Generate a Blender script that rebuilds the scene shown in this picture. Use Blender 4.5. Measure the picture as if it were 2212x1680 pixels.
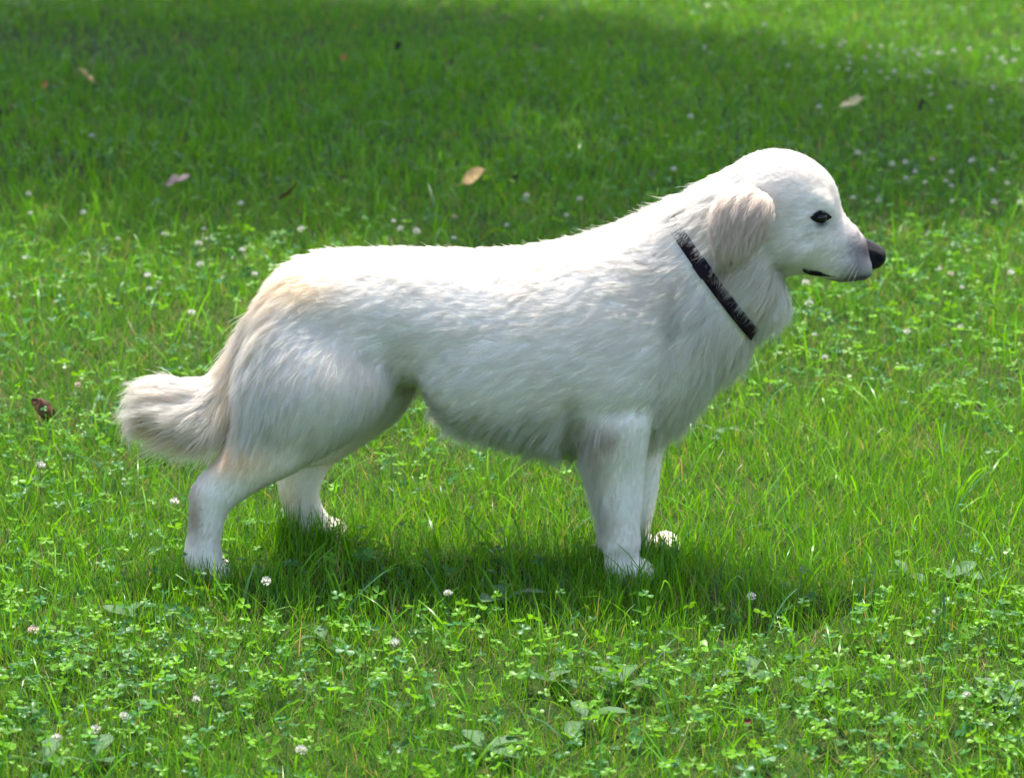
import bpy, math, random
import numpy as np
from mathutils import Vector, kdtree, noise
from mathutils.bvhtree import BVHTree

for o in list(bpy.data.objects):
    bpy.data.objects.remove(o)
SC = bpy.context.scene
COL = SC.collection
R = math.radians
rng = np.random.default_rng(7)
random.seed(7)

# ------------------------------------------------------------------ camera
CAM_H, PITCH, LENS = 1.6, R(15.5), 110.0
cam_d = bpy.data.cameras.new('camera')
cam = bpy.data.objects.new('camera', cam_d)
COL.objects.link(cam)
cam.location = (0, 0, CAM_H)
cam.rotation_euler = (R(90) - PITCH, 0, 0)
cam_d.lens = LENS
cam_d.sensor_width = 36.0
cam_d.clip_start = 0.1
cam_d.clip_end = 3000
cam_d.dof.use_dof = True
cam_d.dof.focus_distance = 4.70
cam_d.dof.aperture_fstop = 7.0
SC.camera = cam

# ------------------------------------------------------------------ world, sun, exposure
SUN_EL, SUN_AZ = R(69), R(3)         # azimuth measured from +Y (behind the dog) towards +X
wd = bpy.data.worlds.new('World')
SC.world = wd
wd.use_nodes = True
nt = wd.node_tree
sky = nt.nodes.new('ShaderNodeTexSky')
sky.sky_type = 'NISHITA'
sky.sun_disc = False
sky.sun_elevation = SUN_EL
sky.sun_rotation = SUN_AZ
sky.air_density = 0.8
sky.dust_density = 3.0
sky.ozone_density = 1.0
nt.nodes['Background'].inputs['Strength'].default_value = 0.12
nt.links.new(sky.outputs[0], nt.nodes['Background'].inputs['Color'])
sun_d = bpy.data.lights.new('sun', 'SUN')
sun_d.energy = 2.5
sun_d.angle = R(0.55)
sun_d.color = (1.0, 0.95, 0.86)
sun = bpy.data.objects.new('sun', sun_d)
COL.objects.link(sun)
SUN_DIR = Vector((math.sin(SUN_AZ) * math.cos(SUN_EL), math.cos(SUN_AZ) * math.cos(SUN_EL), math.sin(SUN_EL)))
sun.rotation_euler = SUN_DIR.to_track_quat('Z', 'Y').to_euler()
sun.location = (0, 8, 12)
vs = SC.view_settings
vs.view_transform = 'Standard'
vs.look = 'None'
vs.exposure = 1.93
vs.gamma = 1.0
vs.use_curve_mapping = False
cy = SC.cycles
cy.max_bounces = 12
cy.diffuse_bounces = 8
cy.glossy_bounces = 6
cy.transmission_bounces = 10
cy.transparent_max_bounces = 8
cy.sample_clamp_indirect = 6.0
cy.use_denoising = True
cy.denoiser = 'OPENIMAGEDENOISE'
SC.cycles_curves.shape = 'RIBBONS'
SC.cycles_curves.subdivisions = 2

# ------------------------------------------------------------------ helpers
FPX, CX, CYP = LENS / 36.0 * 2212.0, 1106.0, 840.0


def ray(u, v):
    r, w = (u - CX) / FPX, (CYP - v) / FPX
    return r, math.cos(PITCH) + w * math.sin(PITCH), -math.sin(PITCH) + w * math.cos(PITCH)


def onY(u, v, Y):
    a, b, c = ray(u, v)
    t = Y / b
    return a * t, CAM_H + t * c


def onZ(u, v, z=0.0):
    a, b, c = ray(u, v)
    t = (z - CAM_H) / c
    return a * t, b * t


def props(o, label=None, cat=None, group=None, kind=None):
    for k, v in (('label', label), ('category', cat), ('group', group), ('kind', kind)):
        if v:
            o[k] = v
    return o


def empty(name, loc, parent=None):
    o = bpy.data.objects.new(name, None)
    o.empty_display_size = 0.05
    COL.objects.link(o)
    o.location = loc
    o.parent = parent
    return o


def link(name, me, mat=None, parent=None):
    o = bpy.data.objects.new(name, me)
    COL.objects.link(o)
    if mat is not None and len(me.materials) == 0:
        me.materials.append(mat)
    o.parent = parent
    return o


def tri_mesh(name, V, T, col=None, smooth=True, colname='tint'):
    me = bpy.data.meshes.new(name)
    V = np.ascontiguousarray(V, dtype=np.float32)
    T = np.ascontiguousarray(T, dtype=np.int32)
    me.vertices.add(len(V))
    me.vertices.foreach_set('co', V.ravel())
    me.loops.add(T.size)
    me.loops.foreach_set('vertex_index', T.ravel())
    me.polygons.add(len(T))
    me.polygons.foreach_set('loop_start', np.arange(0, T.size, T.shape[1], dtype=np.int32))
    me.polygons.foreach_set('loop_total', np.full(len(T), T.shape[1], dtype=np.int32))
    me.update(calc_edges=True)
    if smooth:
        me.polygons.foreach_set('use_smooth', np.ones(len(T), dtype=bool))
    if col is not None:
        a = me.attributes.new(colname, 'FLOAT_COLOR', 'POINT')
        c = np.ones((len(V), 4), dtype=np.float32)
        c[:, :3] = col
        a.data.foreach_set('color', c.ravel())
    return me


def pmesh(name, verts, faces, smooth=True):
    me = bpy.data.meshes.new(name)
    me.from_pydata([tuple(v) for v in verts], [], faces)
    me.update()
    if smooth:
        for p in me.polygons:
            p.use_smooth = True
    return me


def tube(points, radii, n=8, cap=True):
    """swept tube as verts, faces"""
    P = [Vector(p) for p in points]
    V, F = [], []
    up = Vector((0.13, 0.9, 0.31)).normalized()
    for i, p in enumerate(P):
        t = (P[min(i + 1, len(P) - 1)] - P[max(i - 1, 0)]).normalized()
        a = t.cross(up)
        if a.length < 1e-3:
            a = t.cross(Vector((1, 0, 0)))
        a.normalize()
        b = t.cross(a)
        for k in range(n):
            q = 2 * math.pi * k / n
            V.append(p + (a * math.cos(q) + b * math.sin(q)) * radii[i])
    for i in range(len(P) - 1):
        for k in range(n):
            k2 = (k + 1) % n
            F.append((i * n + k, i * n + k2, (i + 1) * n + k2, (i + 1) * n + k))
    if cap:
        F.append(tuple(range(n - 1, -1, -1)))
        F.append(tuple((len(P) - 1) * n + k for k in range(n)))
    return V, F


def mat(name):
    m = bpy.data.materials.new(name)
    m.use_nodes = True
    return m, m.node_tree.nodes, m.node_tree.links


def principled(name, color, rough=0.6, spec=0.4, **kw):
    m, N, L = mat(name)
    b = N['Principled BSDF']
    b.inputs['Base Color'].default_value = (*color, 1)
    b.inputs['Roughness'].default_value = rough
    b.inputs['Specular IOR Level'].default_value = spec
    for k, v in kw.items():
        b.inputs[k].default_value = v
    return m


def noise_color(m, c0, c1, scale, detail=4, pos=(0.35, 0.65), bump=0.0, coord='Object', bscale=None):
    N, L = m.node_tree.nodes, m.node_tree.links
    b = N['Principled BSDF']
    tc = N.new('ShaderNodeTexCoord')
    nz = N.new('ShaderNodeTexNoise')
    nz.inputs['Scale'].default_value = scale
    nz.inputs['Detail'].default_value = detail
    L.new(tc.outputs[coord], nz.inputs['Vector'])
    cr = N.new('ShaderNodeValToRGB')
    cr.color_ramp.elements[0].position, cr.color_ramp.elements[1].position = pos
    cr.color_ramp.elements[0].color = (*c0, 1)
    cr.color_ramp.elements[1].color = (*c1, 1)
    L.new(nz.outputs['Fac'], cr.inputs['Fac'])
    L.new(cr.outputs['Color'], b.inputs['Base Color'])
    if bump:
        n2 = N.new('ShaderNodeTexNoise')
        n2.inputs['Scale'].default_value = bscale or scale * 3
        n2.inputs['Detail'].default_value = 5
        L.new(tc.outputs[coord], n2.inputs['Vector'])
        bp = N.new('ShaderNodeBump')
        bp.inputs['Strength'].default_value = bump
        bp.inputs['Distance'].default_value = 0.01
        L.new(n2.outputs['Fac'], bp.inputs['Height'])
        L.new(bp.outputs['Normal'], b.inputs['Normal'])
    return m


def leaf_mat(name, colour=None, transl=0.45, rough=0.4, spec=0.45, tboost=(1.5, 1.35, 0.7)):
    """thin leaf: diffuse + gloss + light coming through; colour from the 'tint' attribute"""
    m, N, L = mat(name)
    b = N['Principled BSDF']
    b.inputs['Roughness'].default_value = rough
    b.inputs['Specular IOR Level'].default_value = spec
    tr = N.new('ShaderNodeBsdfTranslucent')
    mx = N.new('ShaderNodeMixShader')
    mx.inputs[0].default_value = transl
    L.new(b.outputs[0], mx.inputs[1])
    L.new(tr.outputs[0], mx.inputs[2])
    L.new(mx.outputs[0], N['Material Output'].inputs['Surface'])
    if colour is None:
        at = N.new('ShaderNodeAttribute')
        at.attribute_name = 'tint'
        src = at.outputs['Color']
    else:
        rg = N.new('ShaderNodeRGB')
        rg.outputs[0].default_value = (*colour, 1)
        src = rg.outputs[0]
    L.new(src, b.inputs['Base Color'])
    vm = N.new('ShaderNodeVectorMath')
    vm.operation = 'MULTIPLY'
    vm.inputs[1].default_value = tboost
    L.new(src, vm.inputs[0])
    L.new(vm.outputs[0], tr.inputs['Color'])
    return m


def fbm(x, y, s, seed=0.0, octv=3):
    out = np.zeros(len(x))
    for i in range(len(x)):
        a, f, t = 1.0, s, 0.0
        for k in range(octv):
            t += a * noise.noise((x[i] * f + seed, y[i] * f - seed * 1.7, seed * 0.31 + k * 7.1))
            a *= 0.5
            f *= 2.0
        out[i] = t
    return out


class NoiseGrid:
    """smooth 2D noise looked up from a grid, for many samples"""
    def __init__(self, x0, x1, y0, y1, step, s, seed, octv=3):
        self.x0, self.y0, self.st = x0, y0, step
        self.nx, self.ny = int((x1 - x0) / step) + 2, int((y1 - y0) / step) + 2
        gx, gy = np.meshgrid(x0 + np.arange(self.nx) * step, y0 + np.arange(self.ny) * step, indexing='ij')
        self.g = fbm(gx.ravel(), gy.ravel(), s, seed, octv).reshape(self.nx, self.ny)

    def __call__(self, x, y):
        fx = np.clip((x - self.x0) / self.st, 0, self.nx - 1.001)
        fy = np.clip((y - self.y0) / self.st, 0, self.ny - 1.001)
        i, j = fx.astype(int), fy.astype(int)
        a, b = fx - i, fy - j
        g = self.g
        return (g[i, j] * (1 - a) * (1 - b) + g[i + 1, j] * a * (1 - b) + g[i, j + 1] * (1 - a) * b + g[i + 1, j + 1] * a * b)


# ------------------------------------------------------------------ ground
def build_ground():
    m = principled('soil_and_thatch', (0.05, 0.06, 0.02), 0.95, 0.1)
    noise_color(m, (0.014, 0.028, 0.006), (0.036, 0.062, 0.012), 9.0, 6, (0.3, 0.7), 0.8, 'Object', 60)
    xs = np.unique(np.concatenate([np.linspace(-400, -8, 8), np.linspace(-8, 8, 65), np.linspace(8, 400, 8)]))
    ys = np.unique(np.concatenate([np.linspace(-200, 0, 6), np.linspace(0, 16, 65), np.linspace(16, 900, 12)]))
    X, Y = np.meshgrid(xs, ys, indexing='ij')
    V = np.stack([X.ravel(), Y.ravel(), np.zeros(X.size)], 1)
    nx, ny = len(xs), len(ys)
    I = np.arange((nx - 1))[:, None] * ny + np.arange(ny - 1)[None, :]
    Q = np.stack([I, I + ny, I + ny + 1, I + 1], -1).reshape(-1, 4)
    o = link('lawn_ground', tri_mesh('lawn_ground', V, Q), m)
    props(o, 'flat lawn soil and thatch under the grass', 'ground', kind='structure')


build_ground()

PAWS = []   # filled with (x, y, r): blades keep clear of the paws
NG1 = NoiseGrid(-7, 7, 2, 16, 0.05, 1.1, 3.3)
NG2 = NoiseGrid(-7, 7, 2, 16, 0.05, 0.55, 11.7)
NG3 = NoiseGrid(-7, 7, 2, 16, 0.04, 3.5, 21.7, 2)


def to_px(x, y, z=0.0):
    dz = z - CAM_H
    cx_, cz_ = x, y * math.cos(PITCH) - dz * math.sin(PITCH)
    cy_ = y * math.sin(PITCH) + dz * math.cos(PITCH)
    return CX + FPX * cx_ / cz_, CYP - FPX * cy_ / cz_


def blob(u, v, cu, cv, ru, rv):
    return np.exp(-(((u - cu) / ru) ** 2 + ((v - cv) / rv) ** 2))


# where on this lawn clover has taken over (ground positions, metres)
def clover_amount(x, y):
    a = 0.36 + 0.5 * NG1(x, y) + 0.25 * NG2(x, y)
    def g(cu, cv, rx, ry, w):
        gx, gy = onZ(cu, cv)
        return w * np.exp(-(((x - gx) / rx) ** 2 + ((y - gy) / ry) ** 2))
    a = a + g(300, 1480, .55, .40, .45) + g(1900, 1520, .55, .35, .45) + g(150, 900, .4, .5, .30)
    a = a + g(2000, 680, .6, .7, .35) + g(1950, 400, .7, .8, .3)
    a = a - g(1800, 1020, .45, .5, .75) - g(1150, 1330, .42, .16, .35) - g(700, 250, 1.3, 1.3, .4) - g(820, 1150, .3, .25, .3)
    return np.clip(a, 0.03, 1.0)


def scatter(n_per_m2, y0, y1, margin, outer=0.5):
    hw = 0.165 * y1 / math.cos(PITCH) + margin
    n = int(n_per_m2 * (y1 - y0) * 2 * hw)
    x = rng.uniform(-hw, hw, n)
    y = rng.uniform(y0, y1, n)
    fr = 0.167 * (y * 1.03) + 0.1
    keep = (np.abs(x) < fr) | ((np.abs(x) < fr + margin) & (rng.random(n) < outer))
    return x[keep], y[keep]


def clear_paws(x, y):
    k = np.ones(len(x), bool)
    for px, py, r in PAWS:
        k &= (x - px) ** 2 + (y - py) ** 2 > r * r
    return k


def blades(x, y, h, w, lean, curve, seg):
    """grass blades as tapering, bending strips -> verts, tris, blade index per vert"""
    n = len(x)
    az = rng.uniform(0, 2 * math.pi, n)
    d = np.stack([np.cos(az), np.sin(az)], 1)
    tw = az + math.pi / 2 + rng.normal(0, 0.7, n)
    s = np.stack([np.cos(tw), np.sin(tw)], 1)
    Vs = []
    for k in range(seg):
        t = k / seg
        off = h * (lean * t + curve * t * t)
        z = h * t * np.sqrt(np.clip(1 - (lean * 0.55 + curve * t * 0.75) ** 2, 0.05, 1)) - 0.004
        ww = w * (0.75 + 0.6 * t - 1.15 * t * t) * 0.5
        tws = 1.0
        cx_, cy_ = x + d[:, 0] * off, y + d[:, 1] * off
        for sg in (-1, 1):
            Vs.append(np.stack([cx_ + sg * s[:, 0] * ww * tws, cy_ + sg * s[:, 1] * ww * tws, z], 1))
    off = h * (lean + curve)
    z = h * np.sqrt(np.clip(1 - (lean * 0.55 + curve * 0.75) ** 2, 0.05, 1)) - curve * h * 0.25
    Vs.append(np.stack([x + d[:, 0] * off, y + d[:, 1] * off, np.maximum(z, 0.004)], 1))
    m = 2 * seg + 1
    V = np.stack(Vs, 1).reshape(-1, 3)
    base = (np.arange(n) * m)[:, None, None]
    loc = []
    for k in range(seg - 1):
        a = 2 * k
        loc += [(a, a + 1, a + 3), (a, a + 3, a + 2)]
    a = 2 * (seg - 1)
    loc.append((a, a + 1, a + 2))
    T = (base + np.array(loc)[None]).reshape(-1, 3)
    return V, T, np.repeat(np.arange(n), m)


def blade_colours(x, y, n, dead=0.05):
    a = rng.random(n)
    big = np.clip(0.5 + 0.6 * NG2(x, y) + 0.35 * NG1(x, y), 0, 1)
    mix = np.clip(0.55 * a + 0.45 * big, 0, 1)[:, None]
    c = (1 - mix) * np.array([0.052, 0.205, 0.012]) + mix * np.array([0.142, 0.335, 0.006])
    c *= rng.uniform(0.75, 1.2, n)[:, None]
    dd = rng.random(n) < dead
    c[dd] = np.array([0.30, 0.25, 0.11]) * rng.uniform(0.6, 1.1, dd.sum())[:, None]
    bl = rng.random(n) < 0.12
    c[bl] = np.array([0.06, 0.17, 0.06]) * rng.uniform(0.8, 1.2, bl.sum())[:, None]
    return c


def build_grass():
    Vs, Ts, Cs, off = [], [], [], 0
    # (density, y0, y1, margin, outer, height, width, lean, segments)
    bands = [
        (21000, 3.35, 5.4, 0.75, 0.4, (0.031, 0.060), (0.0012, 0.0022), 3),
        (15000, 5.4, 7.6, 0.9, 0.3, (0.030, 0.058), (0.0014, 0.0026), 2),
        (8500, 7.6, 11.6, 1.0, 0.25, (0.028, 0.055), (0.0021, 0.0040), 2),
        (2400, 11.6, 15.0, 1.0, 0.3, (0.034, 0.066), (0.0036, 0.0065), 2),
    ]
    for dn, y0, y1, mg, outer, hr, wr, seg in bands:
        x, y = scatter(dn, y0, y1, mg, outer)
        keep = rng.random(len(x)) < (1.0 - 0.42 * clover_amount(x, y)) 
        keep &= clear_paws(x, y)
        # thin spots
        keep &= rng.random(len(x)) < np.clip(1.05 + 0.8 * NG3(x, y), 0.35, 1)
        bx_, by_ = onZ(110, 95)
        keep &= rng.random(len(x)) > .72 * np.exp(-((x - bx_) / .75) ** 2 - ((y - by_) / .45) ** 2)
        x, y = x[keep], y[keep]
        n = len(x)
        hg = 1.0 + 0.35 * NG1(x, y) + 0.25 * NG3(x, y)
        h = rng.uniform(*hr, n) * hg * rng.choice([0.55, 0.95, 1.25], n, p=[.45, .45, .10])
        w = rng.uniform(*wr, n)
        lean = np.abs(rng.normal(0.12, 0.28, n)).clip(0, 0.9)
        cur = np.abs(rng.normal(0.1, 0.3, n)).clip(0, 0.8)
        V, T, bi = blades(x, y, h, w, lean, cur, seg)
        C = blade_colours(x, y, n)[bi]
        Vs.append(V); Ts.append(T + off); Cs.append(C); off += len(V)
    # taller fine grass in the strip where the dog stands
    x, y = scatter(6500, 4.28, 5.05, 0.5, 0.5)
    k = clear_paws(x, y) & (rng.random(len(x)) < np.clip(1.05 - 0.9 * clover_amount(x, y), .25, 1)) & (rng.random(len(x)) < np.clip(1.4 - np.abs(y - 4.62) / .33, 0, 1))
    x, y = x[k], y[k]
    n = len(x)
    V, T, bi = blades(x, y, rng.uniform(0.045, 0.080, n), rng.uniform(0.0014, 0.0026, n), np.abs(rng.normal(0.12, 0.22, n)).clip(0, .8), np.abs(rng.normal(0.12, 0.25, n)).clip(0, .8), 4)
    c = blade_colours(x, y, n, 0.03)
    Vs.append(V); Ts.append(T + off); Cs.append(c[bi]); off += len(V)
    # tufts standing round the paws
    tx, ty = [], []
    for px, py, r in PAWS:
        nb = 230 if py > YD else 110
        a = rng.uniform(math.pi * .95, math.pi * 2.05, nb)
        d = r + .006 + np.abs(rng.normal(0, .05, nb))
        tx.append(px + np.cos(a) * d); ty.append(py + np.sin(a) * d)
    x, y = np.concatenate(tx), np.concatenate(ty)
    k = clear_paws(x, y)
    x, y = x[k], y[k]
    n = len(x)
    V, T, bi = blades(x, y, rng.uniform(0.035, 0.068, n) * np.where(y > YD - .08, 1.35, 1.0), rng.uniform(0.0015, 0.0028, n), np.abs(rng.normal(0.1, 0.2, n)).clip(0, .7), np.abs(rng.normal(0.12, 0.25, n)).clip(0, .8), 4)
    Vs.append(V); Ts.append(T + off); Cs.append(blade_colours(x, y, n, 0.03)[bi]); off += len(V)
    # broad, long arching blades
    x, y = scatter(260, 3.35, 9.5, 0.6, 0.5)
    k = clear_paws(x, y)
    x, y = x[k], y[k]
    n = len(x)
    V, T, bi = blades(x, y, rng.uniform(0.06, 0.12, n), rng.uniform(0.003, 0.0052, n),
                      np.abs(rng.normal(0.2, 0.3, n)).clip(0, .8), np.abs(rng.normal(0.45, 0.35, n)).clip(0, 1.1), 5)
    c = blade_colours(x, y, n, 0.0) * np.array([1.0, 1.05, 1.2])
    Vs.append(V); Ts.append(T + off); Cs.append(c[bi]); off += len(V)
    # dead thatch lying between
    x, y = scatter(1300, 3.35, 7.5, 0.4, 0.4)
    n = len(x)
    V, T, bi = blades(x, y, rng.uniform(0.03, 0.06, n), rng.uniform(0.001, 0.002, n), np.full(n, 0.95), rng.uniform(0, .3, n), 2)
    c = np.array([0.30, 0.25, 0.12]) * rng.uniform(0.5, 1.1, n)[:, None]
    Vs.append(V); Ts.append(T + off); Cs.append(c[bi]); off += len(V)
    me = tri_mesh('grass', np.concatenate(Vs), np.concatenate(Ts), np.concatenate(Cs))
    o = link('grass', me, leaf_mat('grass_blade', None, 0.45, 0.30, 0.22))
    props(o, 'short green lawn grass all around the dog', 'grass', kind='stuff')
    print('grass tris', len(me.polygons))


def build_clover():
    """trifoliate clover leaves on thin stalks"""
    # one leaflet outline (unit length), folded a little along the midrib
    half = [(0.0, 0.0), (0.30, 0.24), (0.62, 0.44), (0.90, 0.38), (1.0, 0.14)]
    L0 = [(0, 0, 0), (0.5, 0, -0.06), (0.95, 0, -0.02)]
    pts = list(L0)
    for sg in (1, -1):
        for a, b in half[1:]:
            pts.append((a, sg * b, 0.10 * b * 2))
    pts = np.array(pts)
    tr = []
    for s0 in (3, 7):
        q = [(0, s0, 1), (1, s0, s0 + 1), (1, s0 + 1, 2), (2, s0 + 1, s0 + 2), (2, s0 + 2, s0 + 3)]
        tr += q if s0 == 3 else [(a, c, b) for a, b, c in q]
    tr = np.array(tr)
    Vs, Ts, Cs, off = [], [], [], 0
    for dn, y0, y1, mg, lod in ((2300, 3.35, 5.6, 0.7, 0), (1700, 5.6, 8.0, 0.8, 1), (900, 8.0, 12.5, 0.8, 2)):
        x, y = scatter(dn, y0, y1, mg, 0.45)
        k = (rng.random(len(x)) < clover_amount(x, y) ** 1.5) & clear_paws(x, y)
        x, y = x[k], y[k]
        n = len(x)
        sz = rng.uniform(0.0060, 0.0125, n) * rng.choice([0.8, 1.0, 1.2], n, p=[.3, .5, .2]) * (1 + 0.12 * lod)
        ht = rng.uniform(0.018, 0.064, n)
        az = rng.uniform(0, 2 * math.pi, n)
        tilt_az = rng.uniform(0, 2 * math.pi, n)
        tilt = np.abs(rng.normal(0, 0.55, n)).clip(0, 1.25)
        nrm = np.stack([np.sin(tilt) * np.cos(tilt_az), np.sin(tilt) * np.sin(tilt_az), np.cos(tilt)], 1)
        a1 = np.cross(nrm, np.array([0.0, 0.0, 1.0]) + 0.3 * np.stack([np.cos(az), np.sin(az), 0 * az], 1))
        a1 /= np.linalg.norm(a1, axis=1)[:, None]
        a2 = np.cross(nrm, a1)
        lean = rng.normal(0, 0.012, (n, 2))
        top = np.stack([x + lean[:, 0], y + lean[:, 1], ht], 1)
        u = rng.random(n)
        big = np.clip(0.5 + 0.7 * NG2(x, y), 0, 1)
        mix = np.clip(np.where(u < .45, .12, .88) + rng.normal(0, .12, n) + .2 * (big - .5), 0, 1)[:, None]
        c = (1 - mix) * np.array([0.045, 0.155, 0.045]) + mix * np.array([0.115, 0.285, 0.012])
        c *= rng.uniform(0.75, 1.2, n)[:, None]
        for j in range(3):
            an = az + j * 2 * math.pi / 3 + rng.normal(0, 0.12, n)
            dx = a1 * np.cos(an)[:, None] + a2 * np.sin(an)[:, None]
            dy = -a1 * np.sin(an)[:, None] + a2 * np.cos(an)[:, None]
            drop = rng.uniform(-0.25, 0.35, n)
            dx = dx + nrm * drop[:, None]
            fold = rng.uniform(0.3, 3.0, n)
            if lod == 2:
                sel = np.array([0, 5, 2, 9]); tt = np.array([(0, 1, 2), (0, 2, 3)])
            else:
                sel = np.arange(len(pts)); tt = tr
            P = pts[sel]
            V = (top[:, None, :] + sz[:, None, None] * (P[None, :, 0:1] * dx[:, None, :] + P[None, :, 1:2] * dy[:, None, :]
                 + (P[None, :, 2:3] * fold[:, None, None]) * nrm[:, None, :]))
            m = len(sel)
            T = (np.arange(n)[:, None, None] * m + tt[None]).reshape(-1, 3)
            Vs.append(V.reshape(-1, 3)); Ts.append(T + off); Cs.append(np.repeat(c * rng.uniform(.9, 1.1, n)[:, None], m, 0)); off += n * m
        if lod < 2:
            w = 0.0006
            sx = np.stack([np.cos(az), np.sin(az), 0 * az], 1) * w
            b = np.stack([x, y, np.full(n, -0.003)], 1)
            V = np.stack([b - sx, b + sx, top + sx * .8, top - sx * .8], 1).reshape(-1, 3)
            T = (np.arange(n)[:, None, None] * 4 + np.array([(0, 1, 2), (0, 2, 3)])[None]).reshape(-1, 3)
            Vs.append(V); Ts.append(T + off); Cs.append(np.repeat(c, 4, 0)); off += n * 4
    me = tri_mesh('clover_leaves', np.concatenate(Vs), np.concatenate(Ts), np.concatenate(Cs))
    m = leaf_mat('clover_leaf', None, 0.42, 0.36, 0.20)
    o = link('clover_leaves', me, m)
    props(o, 'round three-part clover leaves growing through the lawn', 'clover', kind='stuff')
    print('clover tris', len(me.polygons))


# ------------------------------------------------------------------ tree whose crown shades the lawn behind the dog
BARK = noise_color(principled('bark', (0.12, 0.09, 0.06), 0.9, 0.15), (0.05, 0.038, 0.028), (0.17, 0.13, 0.09), 14, 6, (0.3, 0.7), 0.9, 'Object', 40)


def build_tree(name, label, trunk_xy, trunk_h, poly, heights, n_clump, n_leaf, r_clump, seed, leaf=(0.05, 0.085), dense=None):
    """clumps fill a spreading crown whose outline is a plan polygon, lifted to the crown's height"""
    rg = np.random.default_rng(seed)
    pts = []
    while len(pts) < n_clump:
        P = np.array(dense if dense and len(pts) % 4 == 0 else poly)
        x0, y0 = P.min(0)
        x1, y1 = P.max(0)
        q = np.array([rg.uniform(x0, x1), rg.uniform(y0, y1)])
        ins = False
        j = len(P) - 1
        for i in range(len(P)):
            if (P[i, 1] > q[1]) != (P[j, 1] > q[1]) and q[0] < (P[j, 0] - P[i, 0]) * (q[1] - P[i, 1]) / (P[j, 1] - P[i, 1]) + P[i, 0]:
                ins = not ins
            j = i
        if not ins:
            continue
        h = rg.uniform(*heights)
        k = h / SUN_DIR.z
        pts.append((q[0] + SUN_DIR.x * k, q[1] + SUN_DIR.y * k, h))
    C = np.array(pts)
    root = empty(name, (trunk_xy[0], trunk_xy[1], 0))
    props(root, label, 'tree')
    base = np.array([trunk_xy[0], trunk_xy[1], 0.0])
    # trunk and limbs
    V, F = tube([(0, 0, -0.1), (0.01, 0, 0.15), (0.04, 0.02, trunk_h * .5), (0.0, -0.03, trunk_h), (-0.05, 0.05, trunk_h * 1.5)],
                [0.26, 0.19, 0.15, 0.13, 0.07], 14)
    link('trunk', pmesh('trunk', V, F), BARK, root)
    V, F = [], []
    fork = np.array([0.0, -0.03, trunk_h])
    for c in C[::3]:
        e = c - base
        mid = fork * 0.45 + e * 0.55 + np.array([rg.normal(0, .15), rg.normal(0, .15), 0.35])
        st = fork + np.array([0, 0, rg.uniform(-0.25, 0.6)])
        v, f = tube([st, st * .6 + mid * .4 + np.array([0, 0, .15]), mid, e], [0.06, 0.045, 0.03, 0.010], 6)
        o = len(V)
        V += v
        F += [tuple(i + o for i in q) for q in f]
    link('limbs', pmesh('limbs', V, F), BARK, root)
    ci = rg.integers(0, len(C), n_leaf)
    p = C[ci] + rg.normal(0, 1, (n_leaf, 3)) * np.array(r_clump) - base
    nn = rg.normal(0, 1, (n_leaf, 3)) + np.array([0, 0, 0.9])
    nn /= np.linalg.norm(nn, axis=1)[:, None]
    a = np.cross(nn, rg.normal(0, 1, (n_leaf, 3)))
    a /= np.linalg.norm(a, axis=1)[:, None]
    b = np.cross(nn, a)
    s = rg.uniform(*leaf, n_leaf)[:, None]
    V = np.stack([p - a * s, p + b * s * .42 - a * s * .1, p + a * s, p - b * s * .42 - a * s * .1], 1).reshape(-1, 3)
    T = (np.arange(n_leaf)[:, None, None] * 4 + np.array([(0, 1, 2), (0, 2, 3)])[None]).reshape(-1, 3)
    col = np.repeat(np.array([0.055, 0.12, 0.025]) * rg.uniform(.7, 1.3, n_leaf)[:, None], 4, 0)
    link('crown', tri_mesh('crown', V, T, col, False), leaf_mat('tree_leaf', None, 0.3), root)
    return root


shade = [(-900, -30), (0, 28), (500, 12), (900, 18), (1200, 45), (1500, 72), (1700, 98), (1900, 160), (2212, 230), (2420, 300),
         (2400, 360), (2212, 410), (1950, 470), (1700, 520), (1300, 535), (1000, 525), (600, 520), (420, 485), (200, 415), (0, 380), (-900, 300)]
build_tree('shade_tree', 'leafy broad tree whose crown shades the lawn behind the dog', (-3.6, 12.2), 2.6,
           [onZ(u, v) for u, v in shade], (3.6, 5.6), 230, 36000, (0.18, 0.18, 0.17), 5, dense=[onZ(u, v) for u, v in ((-700, 30), (250, 42), (430, 75), (420, 125), (150, 150), (-700, 160))])

# ------------------------------------------------------------------ the dog
YD = 4.72
Yn_f, Yf_f, Yn_h, Yf_h = 4.645, 4.775, 4.645, 4.845     # leg planes: near/far, fore/hind


def catmull(S, sub):
    S = np.asarray(S, float)
    out = []
    n = len(S)
    for i in range(n - 1):
        p0, p1, p2, p3 = S[max(i - 1, 0)], S[i], S[i + 1], S[min(i + 2, n - 1)]
        for k in range(sub):
            t = k / sub
            out.append(0.5 * ((2 * p1) + (-p0 + p2) * t + (2 * p0 - 5 * p1 + 4 * p2 - p3) * t * t + (-p0 + 3 * p1 - 3 * p2 + p3) * t ** 3))
    out.append(S[-1])
    return np.array(out)


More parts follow.
